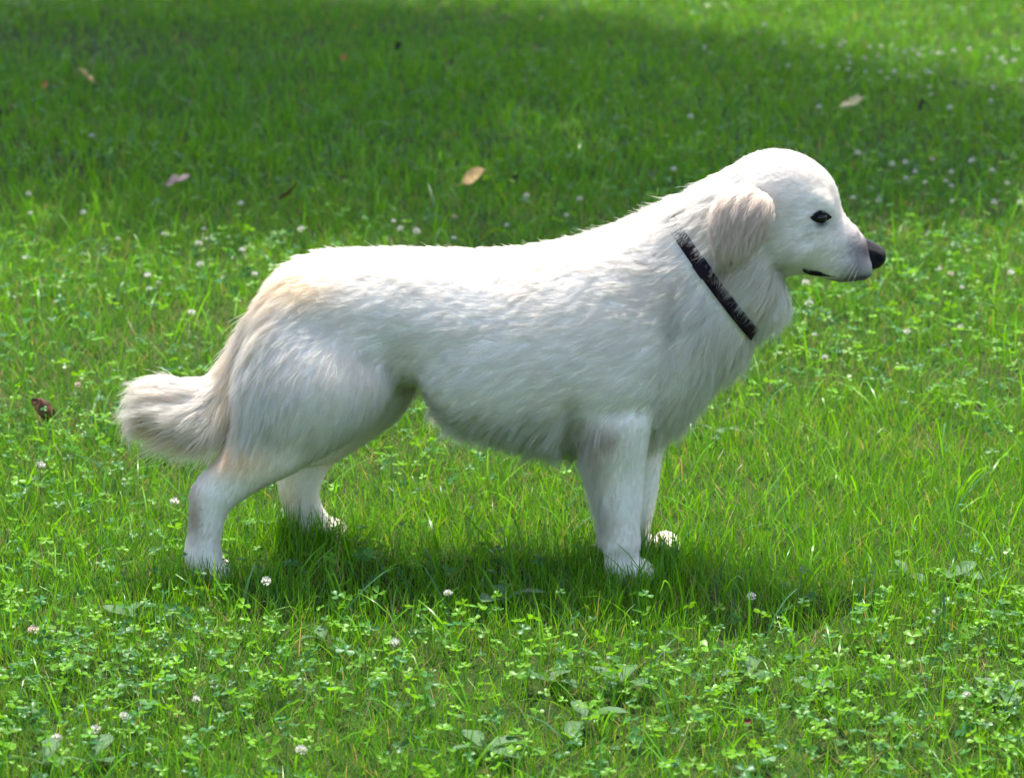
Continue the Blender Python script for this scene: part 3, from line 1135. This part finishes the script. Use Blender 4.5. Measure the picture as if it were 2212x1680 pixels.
    m1 = N.new('ShaderNodeMixShader')
    m1.inputs[0].default_value = .40
    L.new(df.outputs[0], m1.inputs[1])
    L.new(tl.outputs[0], m1.inputs[2])
    m2 = N.new('ShaderNodeMixShader')
    m2.inputs[0].default_value = .06
    L.new(m1.outputs[0], m2.inputs[1])
    L.new(hr.outputs[0], m2.inputs[2])
    hb = N.new('ShaderNodeBsdfHairPrincipled')
    hb.model = 'CHIANG'
    hb.parametrization = 'COLOR'
    hb.inputs['Roughness'].default_value = .45
    hb.inputs['Radial Roughness'].default_value = .65
    L.new(at.outputs['Color'], hb.inputs['Color'])
    m3 = N.new('ShaderNodeMixShader')
    m3.inputs[0].default_value = .40
    L.new(m2.outputs[0], m3.inputs[1])
    L.new(hb.outputs[0], m3.inputs[2])
    L.new(m3.outputs[0], N['Material Output'].inputs['Surface'])
    cv.materials.append(hm)
    fur = bpy.data.objects.new('fur', cv)
    COL.objects.link(fur)
    for o in (body,):
        o.parent = dog
        o.matrix_parent_inverse = dog.matrix_world.inverted()
        o.location = (0, 0, 0)
    body.parent = dog
    body.location = (0, -YD, 0)
    body.matrix_parent_inverse.identity()
    fur.parent = body

    def addpart(name, me_, m, parent=None):
        o = link(name, me_, m, parent or dog)
        if parent is None:
            o.location = (0, -YD, 0)
        return o

    # ---- face
    def side_hit(u, v, sg):
        px, pz = onY(u, v, YD + sg * .045)
        loc, nr, idx, d = bvh.ray_cast((px, YD + sg * .5, pz), (0, -sg, 0))
        return Vector(loc), Vector(nr)
    dark_eye = principled('dark_brown_eye', (0.008, 0.005, 0.004), .2, .3, **{'Coat Weight': .25, 'Coat Roughness': .05})
    lidm = noise_color(principled('black_eyelid', (.008, .007, .008), .7, .12), (.004, .0035, .004), (.010, .008, .009), 300)
    for sg in (-1, 1):
        h, nr = side_hit(1771, 466, sg)
        V_, F_ = [], []
        c = h - Vector((0, sg * .0045, 0))
        for i in range(13):
            th = math.pi * i / 12
            for k in range(20):
                q = 2 * math.pi * k / 20
                V_.append(c + Vector((math.sin(th) * math.cos(q), math.cos(th) * sg, math.sin(th) * math.sin(q) * .72)) * .0112)
        for i in range(12):
            for k in range(20):
                F_.append((i * 20 + k, i * 20 + (k + 1) % 20, (i + 1) * 20 + (k + 1) % 20, (i + 1) * 20 + k))
        eye = addpart('eye', pmesh('eye', V_, F_), dark_eye)
        # dark almond of lids round the eyeball, hugging the face
        V_, F_ = [c + Vector((0, sg * .0100, 0))], []
        NR, RG = 32, 6
        for r_ in range(1, RG + 1):
            f_ = r_ / RG
            for k in range(NR):
                q = 2 * math.pi * k / NR
                ex = math.cos(q) * .0178
                ez = (.0118 if math.sin(q) > 0 else -.0086) * (1 - abs(math.cos(q)) ** 1.8)
                rx, rz = ex * f_, (ez - ex * .05) * f_ + .0002
                rr = math.hypot(rx, rz)
                ys = math.sqrt(max(.0104 ** 2 - rr * rr, 0))
                hit = bvh.ray_cast((c.x + rx, YD + sg * .5, c.z + rz), (0, -sg, 0))
                yh = (hit[0].y - c.y) * sg + (.0030 if f_ < .99 else .0005)
                V_.append(c + Vector((rx, sg * max(ys, yh), rz)))
        for k in range(NR):
            F_.append((0, 1 + k, 1 + (k + 1) % NR))
            for r_ in range(RG - 1):
                o_ = 1 + r_ * NR
                F_.append((o_ + k, o_ + NR + k, o_ + NR + (k + 1) % NR, o_ + (k + 1) % NR))
        link('eyelid', pmesh('eyelid', V_, F_), lidm, eye)
    # nose leather
    nm = noise_color(principled('nose_leather', (.012, .011, .013), .45, .22), (.003, .0027, .0032), (.008, .007, .0085), 120, 3, (.3, .7), .6, 'Object', 700)
    NL = Loft('head', [((1853, 520), (1856, 566), .010), ((1858, 514), (1860, 574), .017), ((1872, 517), (1871, 580), .0200), ((1888, 523.5), (1884, 581), .0205),
                       ((1901, 531), (1897, 577), .0190), ((1908, 536.5), (1906, 570), .0155), ((1911.5, 542), (1911.5, 563), .0100), ((1913, 548), (1913, 556), .004)], YD, sub=5, n=36, exp=2.4)
    V_ = [Vector(v_) for v_ in NL.V]
    ncx, ncz = onY(1896, 556, YD)
    ncen = Vector((onY(1878, 550, YD)[0], YD, onY(1878, 550, YD)[1]))
    for v_ in V_:
        for sg in (-1, 1):
            if (v_.y - YD) * sg < .003:
                continue
            dn2 = ((v_.x - ncx) / .0052) ** 2 + ((v_.z - ncz + (v_.x - ncx) * .5) / .0040) ** 2
            v_ += (ncen - v_).normalized() * (.0055 * math.exp(-dn2))
            ds = ((v_.x - ncx + .009) / .006) ** 2 + ((v_.z - ncz + .004) / .0018) ** 2
            v_ += (ncen - v_).normalized() * (.003 * math.exp(-ds))
        if v_.x > ncx - .002:
            v_.x -= .0015 * math.exp(-((v_.y - YD) / .0014) ** 2) * (v_.z < ncz + .006)
    F_ = NL.faces(0)
    addpart('nose', pmesh('nose', V_, F_), nm)
    # lips: dark line following the muzzle's edge
    for sg in (-1, 1):
        pts, rad = [], []
        for (u, v, r_) in ((1731, 574, .0020), (1740, 580, .0056), (1752, 585, .0066), (1766, 589, .0056), (1780, 594.5, .0034), (1794, 599, .0014), (1806, 601, .0005)):
            px, pz = onY(u, v, YD + sg * .03)
            hit = bvh.ray_cast((px, YD + sg * .5, pz), (0, -sg, 0))
            if hit[0] is None:
                continue
            pts.append(Vector(hit[0]))
            rad.append(r_)
        V_, F_ = tube(pts, rad, 8)
        addpart('lip', pmesh('lip', V_, F_), lidm)
    # whiskers
    wm = principled('whisker', (.75, .73, .70), .4, .5)
    for sg in (-1, 1):
        for (u, v, du, dv) in ((1836, 560, -52, 46), (1845, 566, -44, 46), (1852, 566, -36, 50), (1830, 562, -62, 34), (1856, 574, -26, 42)):
            px, pz = onY(u, v, YD + sg * .03)
            hit = bvh.ray_cast((px, YD + sg * .5, pz), (0, -sg, 0))
            if hit[0] is None:
                continue
            p0 = Vector(hit[0])
            e = Vector((du / 1370 * .75, sg * .016, -dv / 1370 * .75))
            p = [p0, p0 + e * .4 + Vector((0, sg * .006, .002)), p0 + e * .75 + Vector((0, sg * .007, 0)), p0 + e + Vector((0, sg * .004, -.004))]
            V_, F_ = tube(p, [.00014, .00013, .0001, .00006], 5)
            addpart('whisker', pmesh('whisker', V_, F_), wm)
    # ---- collar
    cm, N, L = mat('woven_collar')
    b = N['Principled BSDF']
    b.inputs['Roughness'].default_value = .85
    b.inputs['Specular IOR Level'].default_value = .1
    uv = N.new('ShaderNodeAttribute')
    uv.attribute_name = 'weave'
    sep = N.new('ShaderNodeSeparateColor')
    L.new(uv.outputs['Color'], sep.inputs[0])
    # diamond motif along the strap: |u| + |v| bands
    def mth(op, a_, b_=None):
        nd = N.new('ShaderNodeMath')
        nd.operation = op
        for i_, s_ in enumerate((a_, b_)):
            if s_ is None:
                continue
            if isinstance(s_, (int, float)):
                nd.inputs[i_].default_value = s_
            else:
                L.new(s_, nd.inputs[i_])
        return nd.outputs[0]
    uu = mth('PINGPONG', mth('MULTIPLY', sep.outputs[0], 34.0), 1.0)
    vv = mth('ABSOLUTE', mth('MULTIPLY', mth('SUBTRACT', sep.outputs[1], .5), 2.2))
    dia = mth('ADD', uu, vv)
    ringb = mth('LESS_THAN', mth('ABSOLUTE', mth('SUBTRACT', dia, .75)), .16)
    dot = mth('LESS_THAN', dia, .28)
    fac = mth('MULTIPLY', mth('MAXIMUM', ringb, dot), mth('LESS_THAN', vv, .85))
    mx = N.new('ShaderNodeMix')
    mx.data_type = 'RGBA'
    mx.inputs['A'].default_value = (.014, .007, .013, 1)
    mx.inputs['B'].default_value = (.036, .025, .017, 1)
    L.new(fac, mx.inputs['Factor'])
    L.new(mx.outputs['Result'], b.inputs['Base Color'])
    nz_ = N.new('ShaderNodeTexNoise')
    nz_.inputs['Scale'].default_value = 900
    bp = N.new('ShaderNodeBump')
    bp.inputs['Strength'].default_value = .5
    bp.inputs['Distance'].default_value = .002
    L.new(nz_.outputs['Fac'], bp.inputs['Height'])
    L.new(bp.outputs['Normal'], b.inputs['Normal'])
    cen = np.array([c0x + cd[0] * clen / 2, c0z + cd[1] * clen / 2])
    NS = 96

    def ringpts(shift):
        rs = []
        for k_ in range(NS):
            q = 2 * math.pi * k_ / NS
            d3 = Vector((cd[0] * math.cos(q), math.sin(q), cd[1] * math.cos(q)))
            o3 = Vector((cen[0] + cn[0] * shift, YD, cen[1] + cn[1] * shift))
            hit = bvh.ray_cast(o3 + d3 * .4, -d3)
            rs.append((hit[0] - o3).length if hit[0] is not None else .1)
        rs = np.array(rs)
        for it in range(10):
            rs = .5 * rs + .25 * (np.roll(rs, 1) + np.roll(rs, -1))
        return [(Vector((cen[0] + cn[0] * shift, YD, cen[1] + cn[1] * shift)), Vector((cd[0] * math.cos(2 * math.pi * k_ / NS), math.sin(2 * math.pi * k_ / NS), cd[1] * math.cos(2 * math.pi * k_ / NS))), rs[k_]) for k_ in range(NS)]

    def strap(w0, w1, off0, off1, k0, k1, closed):
        V_, F_, W_ = [], [], []
        ra_, rb_ = ringpts(w0), ringpts(w1)
        ks = list(range(k0, k1))
        for k_ in ks:
            oa, da, r_a = ra_[k_ % NS]
            ob, db, r_b = rb_[k_ % NS]
            for (o_, d_, r_, of, vv_) in ((oa, da, r_a, off0, 0), (oa, da, r_a, off1, 0.04), (ob, db, r_b, off1, .96), (ob, db, r_b, off0, 1)):
                V_.append(o_ + d_ * (r_ + of))
                W_.append((k_ / NS, vv_, 0))
        m_ = len(ks)
        for i_ in range(m_ if closed else m_ - 1):
            j_ = (i_ + 1) % m_
            for c_ in range(4):
                c2 = (c_ + 1) % 4
                F_.append((i_ * 4 + c_, i_ * 4 + c2, j_ * 4 + c2, j_ * 4 + c_))
        if not closed:
            F_.append((3, 2, 1, 0))
            F_.append(tuple((m_ - 1) * 4 + q_ for q_ in range(4)))
        me_ = pmesh('strap', V_, F_, False)
        a_ = me_.attributes.new('weave', 'FLOAT_COLOR', 'POINT')
        a_.data.foreach_set('color', np.array([(*w_, 1) for w_ in W_], np.float32).ravel())
        return me_
    collar = addpart('collar', strap(-.0098, .0098, .0005, .0058, 0, NS, True), cm)
    kb = int(NS * .72)
    link('slide_buckle', strap(-.0112, .0112, .0055, .0092, kb, kb + 5, False), principled('dark_plastic', (.012, .008, .012), .7, .12), collar)
    link('strap_end', strap(-.0096, .0096, .0059, .0085, kb + 4, NS + 2, False), cm, collar)
    print('dog verts', n)


PAWX = [(1350, 1250, Yn_f), (1410, 1212, Yf_f), (450, 1245, Yn_h), (690, 1156, Yf_h)]
for u, v, Y in PAWX:
    x_, z_ = onY(u, v, Y)
    PAWS.append((x_ + .012, Y, .027))
    PAWS.append((x_ - .014, Y, .025))
build_dog()
build_grass()
build_clover()
# ------------------------------------------------------------------ small things in the lawn
def clover_head(seed, brown=0.0):
    rg = np.random.default_rng(seed)
    V, F = [], []
    n = 46
    for i in range(n):
        zz = 1 - (i + .5) / n * 1.75
        q = i * 2.39996 + rg.normal(0, .15)
        rr = math.sqrt(max(0, 1 - zz * zz))
        d = Vector((rr * math.cos(q), rr * math.sin(q), zz * .92))
        a = d.cross(Vector((.2, .1, 1))).normalized()
        b = d.cross(a).normalized()
        up = (d + Vector((0, 0, .55))).normalized()
        base = d * .0036
        tip = base + up * (.0056 * rg.uniform(.85, 1.15)) + Vector(rg.normal(0, .0004, 3))
        mid = base * .5 + tip * .5 + d * .0008
        w = .0013
        o = len(V)
        V += [base, mid + a * w, tip, mid - a * w, mid + b * w * .8]
        F += [(o, o + 1, o + 4), (o + 1, o + 2, o + 4), (o + 2, o + 3, o + 4), (o + 3, o, o + 4)]
    return pmesh('flower_head', V, F)


def build_flowers():
    m = noise_color(principled('clover_petal', (.75, .72, .65), .6, .3), (.40, .42, .24), (.66, .64, .58), 260, 2, (.25, .5))
    mb = noise_color(principled('faded_clover_petal', (.5, .35, .25), .7, .2), (.30, .17, .10), (.70, .58, .52), 200, 2, (.3, .6))
    sm = principled('flower_stalk', (.10, .19, .04), .6, .3)
    heads = [clover_head(i) for i in range(4)]
    for h in heads[:3]:
        h.materials.append(m)
    heads[3].materials.append(mb)
    V, F = tube([(0, 0, -1.02), (.05, .02, -.6), (.03, -.02, -.25), (0, 0, 0)], [.012, .011, .01, .01], 5)
    stem = pmesh('stem', V, F)
    stem.materials.append(sm)
    pts = []
    src = lambda z, ox, oy, f: [((ox + a / f) / 1.42360, (oy + b / f) / 1.42360) for a, b in z]
    pts += src([(1205, 305), (1280, 300), (1375, 325), (1435, 338), (1480, 325), (1525, 355), (1260, 362), (1173, 380), (1070, 370), (1080, 410),
                (1065, 455), (1180, 468), (1275, 468), (1365, 470), (1318, 507), (1205, 522), (1575, 465), (1595, 475), (1605, 612), (1592, 565),
                (1610, 345), (1650, 347), (1680, 350), (1750, 325), (1850, 318), (1970, 375), (2050, 385), (2080, 405), (2138, 395), (2005, 570),
                (2180, 525), (1985, 660), (1725, 695), (655, 280), (680, 428), (140, 310), (178, 345), (50, 755), (880, 692), (1128, 990),
                (1350, 1060), (1437, 1050), (1500, 1110), (1440, 1155), (1733, 1115), (1697, 1172), (1735, 1205), (1565, 1180), (1997, 1107),
                (2098, 1185), (1865, 1040), (2010, 1308), (1740, 1303), (1268, 1295), (1098, 1282), (1610, 1030), (895, 305), (835, 278),
                (525, 160), (1015, 297), (1040, 275), (1460, 498), (1000, 440), (1365, 460), (2180, 1310)], 2100, 0, 2.1)
    pts += [(520, 440), (650, 495), (865, 495), (980, 470), (980, 515), (1252, 430), (1224, 466), (1095, 488), (1137, 423), (62, 420), (65, 462),
            (180, 460), (255, 517), (355, 507), (428, 527), (440, 496), (523, 540), (433, 572), (320, 595), (550, 592), (198, 295), (1455, 367),
            (60, 5), (900, 500), (850, 478)]
    pts += src([(448, 715), (235, 1178), (845, 85), (910, 130), (1000, 1388), (1100, 300), (855, 165)], 0, 800, 1.867)
    pts += src([(1000, 50), (1070, 82), (1135, 160), (1415, 70), (240, 130), (257, 250), (290, 432), (1128, 388), (350, 560), (820, 410)], 2350, 800, 1.866)
    pts += [(72, 1360), (122, 1593), (207, 1575), (268, 1546), (424, 1511), (575, 1255), (968, 1281), (853, 1389), (2025, 1322), (1623, 1218 + 70), (2088, 1500), (650, 1620)]
    seen = []
    for i, (u, v) in enumerate(pts):
        z = random.uniform(.048, .066)
        x, y = onZ(u, v, z)
        faded = i in (55, 6, 68, 90, 98, 107)
        if faded:
            lab = 'faded brownish clover flower drooping in the lawn'
            if v > 1000:
                lab = 'faded brownish clover flower in the clover in front of the dog'
        elif v > 1180:
            lab = 'white clover flower in the near clover in front of the dog'
        elif v > 600 and u < 1000:
            lab = 'white clover flower in the sunny grass beside the dog\'s tail'
        elif v > 520 and u > 1600:
            lab = 'white clover flower in the sunny lawn below the dog\'s muzzle'
        elif u > 1480 and v < 300:
            lab = 'small white clover flower in the far drift where the tree shade ends'
        elif u > 1480:
            lab = 'small white clover flower in the far lawn beyond the dog\'s head'
        else:
            lab = 'white clover flower in shaded grass beyond the dog\'s back'
        r = empty('clover_flower', (x, y, 0))
        props(r, lab, 'flower', 'clover flowers scattered over the lawn')
        s = random.uniform(.85, 1.25) * (.82 if v > 1200 else .88)
        h = link('flower_head', heads[3 if faded else i % 3], None, r)
        h.location = (0, 0, z)
        h.scale = (s, s, s * random.uniform(.8, 1.05))
        h.rotation_euler = (random.uniform(-.3, .3), random.uniform(-.3, .3), random.uniform(0, 6.28))
        st = link('stem', stem, None, r)
        st.location = (0, 0, z)
        st.scale = (z, z, z)
        st.rotation_euler = (0, 0, random.uniform(0, 6.28))


def leaf_sheet(name, length, prof, curl, cup, nu=12, nv=6, wav=0.0, seed=0):
    """a leaf blade as a curved sheet with an outline: half width per station"""
    rg = np.random.default_rng(seed)
    V, F = [], []
    for i in range(nu + 1):
        t = i / nu
        w = np.interp(t, np.linspace(0, 1, len(prof)), prof) * length
        a = curl * t
        cx_ = length * (math.sin(a) / curl if abs(curl) > 1e-3 else t)
        cz_ = length * ((1 - math.cos(a)) / curl if abs(curl) > 1e-3 else 0)
        for j in range(-nv, nv + 1):
            s = j / nv
            V.append((cx_, w * s * math.cos(cup * abs(s)), cz_ + w * abs(s) * math.sin(cup * abs(s)) + wav * length * math.sin(7 * t + 4 * s + seed) * (.3 + abs(s))))
    m = 2 * nv + 1
    for i in range(nu):
        for j in range(m - 1):
            F.append((i * m + j, i * m + j + 1, (i + 1) * m + j + 1, (i + 1) * m + j))
    me = pmesh(name, V, F)
    return me


def build_leaves():
    ovate = [.02, .22, .36, .42, .43, .40, .33, .20, .02]
    lobed = [.02, .25, .40, .30, .48, .34, .40, .18, .02]
    torn = [.02, .30, .46, .44, .20, .42, .30, .22, .05]
    scrap = [.10, .40, .30, .48, .25, .10]
    narrow = [.02, .10, .16, .12, .18, .10, .02]
    items = [
        (1025, 386, .074, ovate, .7, .35, (14, -12, 10), ((.42, .25, .08), (.56, .38, .16)), 'pale tan fallen leaf lying in shaded grass beyond the dog\'s back'),
        (180, 166, .062, torn, .9, .5, (14, -14, 160), ((.48, .31, .09), (.62, .44, .18)), 'yellow-tan crumpled fallen leaf near the darkest patch of shade'),
        (386, 388, .066, torn, .4, .2, (14, -10, -8), ((.22, .14, .12), (.34, .24, .19)), 'pinkish flat fallen leaf in shaded grass beyond the dog\'s tail'),
        (630, 421, .085, narrow, 1.0, .5, (10, -12, -30), ((.10, .05, .02), (.26, .13, .06)), 'thin brown withered leaf between the pinkish and the tan leaf'),
        (105, 874, .070, [.02, .14, .22, .26, .27, .25, .20, .12, .02], -1.1, -.3, (48, 28, 4), ((.045, .016, .006), (.13, .05, .016)), 'arched dark brown fallen leaf in sunny grass behind the dog\'s tail'),
        (1842, 226, .075, lobed, .5, .4, (8, -8, 0), ((.42, .36, .15), (.56, .50, .26)), 'pale yellowish fallen leaf in the far grass beyond the dog\'s head'),
        (860, 98, .030, scrap, 1.2, .6, (30, -30, 50), ((.012, .009, .008), (.03, .02, .015)), 'black scrap of dead leaf standing in the far shaded grass'),
        (970, 131, .024, scrap, 1.1, .6, (50, -40, 90), ((.03, .03, .012), (.06, .05, .02)), 'tiny dark olive scrap of dead leaf in far shaded grass'),
        (1980, 222, .040, scrap, 1.4, .7, (40, -50, 120), ((.015, .012, .01), (.04, .03, .02)), 'dark upright scrap of dead leaf beside the pale yellowish leaf'),
        (1115, 386, .030, scrap, 1.0, .6, (30, -30, 10), ((.03, .03, .012), (.07, .05, .02)), 'small dark dead leaf beside the pale tan leaf'),
        (6, 238, .034, scrap, 1.0, .6, (40, -40, 0), ((.012, .010, .008), (.03, .025, .02)), 'black clump of dead leaf at the edge of the tree shade'),
        (741, 122, .022, scrap, .8, .5, (30, -20, 70), ((.40, .10, .03), (.50, .18, .05)), 'tiny orange leaf scrap in the far shaded grass'),
        (98, 182, .028, scrap, .8, .5, (30, -20, 20), ((.36, .12, .03), (.50, .22, .06)), 'small orange leaf scrap beside the yellow-tan crumpled leaf'),
        (1617, 1549, .010, scrap, .8, .5, (40, -10, 20), ((.12, .02, .015), (.20, .04, .03)), 'tiny dark red leaf scrap in the near clover'),
    ]
    for i, (u, v, ln, prof, curl, cup, rot, (c0, c1), lab) in enumerate(items):
        zc = .050 if ln > .05 else .046
        x, y = onZ(u, v, zc)
        r = empty('fallen_leaf', (x, y, 0))
        props(r, lab, 'leaf')
        m = noise_color(principled('dry_leaf', c0, .6, .3), c0, c1, 45, 4, (.3, .7), .6, 'Object', 140)
        me = leaf_sheet('blade', ln, prof, curl, cup, wav=.03, seed=i)
        b = link('blade', me, m, r)
        rx, ry, rz = (R(a) for a in rot)
        e = Vector((-ln / 2, 0, 0))
        from mathutils import Euler
        M3 = Euler((rx, ry, rz)).to_matrix()
        b.rotation_euler = (rx, ry, rz)
        b.location = M3 @ e + Vector((0, 0, zc - .006))
        if ln > .05:
            V, F = tube([(-ln * .28, 0, .002), (-ln * .1, 0, 0), (ln * .5, 0, curl * ln * .12)], [.0009, .0011, .0004], 5)
            s = link('stalk', pmesh('stalk', V, F), m, r)
            s.rotation_euler = (rx, ry, rz)
            s.location = b.location + Vector((0, 0, .0006))


def build_weeds():
    m = leaf_mat('weed_leaf', (.075, .150, .060), .25, .6, .2, (1.3, 1.3, .8))
    N, L = m.node_tree.nodes, m.node_tree.links
    prof = [.03, .07, .14, .22, .27, .27, .22, .14, .02]
    prof2 = [.05, .10, .08, .20, .14, .26, .20, .16, .02]
    spots = [(1082, 1283, 3, .075, 'large pale weed leaf in the grass before the dog\'s front paws'),
             (591, 1116, 3, .07, 'pale broad weed leaf in the grass between the dog\'s hind legs'),
             (1188, 1453, 3, .055, 0), (1341, 1460, 4, .06, 0), (1042, 1600, 4, .07, 0), (1265, 1538, 3, .06, 0), (95, 1632, 3, .06, 0),
             (197, 1628, 3, .055, 0), (279, 1314, 3, .045, 0), (2171, 1483, 3, .06, 0), (1618, 1440, 3, .055, 0), (1762, 1470, 3, .055, 0),
             (1545, 915, 3, .055, 'grey-green broad weed by the grass under the dog\'s chest'), (1960, 1225, 3, .05, 0), (700, 1365, 3, .05, 0), (2080, 1225, 4, .05, 0)]
    for i, (u, v, k, ln, lab) in enumerate(spots):
        x, y = onZ(u, v, .03)
        r = empty('broadleaf_weed', (x, y, 0))
        if lab:
            props(r, lab, 'weed')
        else:
            props(r, 'grey-green broad weed leaves low among the clover in front of the dog', 'weed', 'broad weeds in the near lawn')
        a0 = random.uniform(0, 6.28)
        for j in range(k):
            me = leaf_sheet('leaf', ln * random.uniform(.75, 1.1), prof if (i + j) % 2 else prof2, -.7, .25, 9, 4, .02, i * 5 + j)
            o = link('leaf', me, m, r)
            o.location = (0, 0, .016)
            o.rotation_euler = (random.uniform(-.3, .3), random.uniform(-.75, -.3), a0 + j * 2 * math.pi / k + random.uniform(-.4, .4))


build_flowers()
build_leaves()
build_weeds()
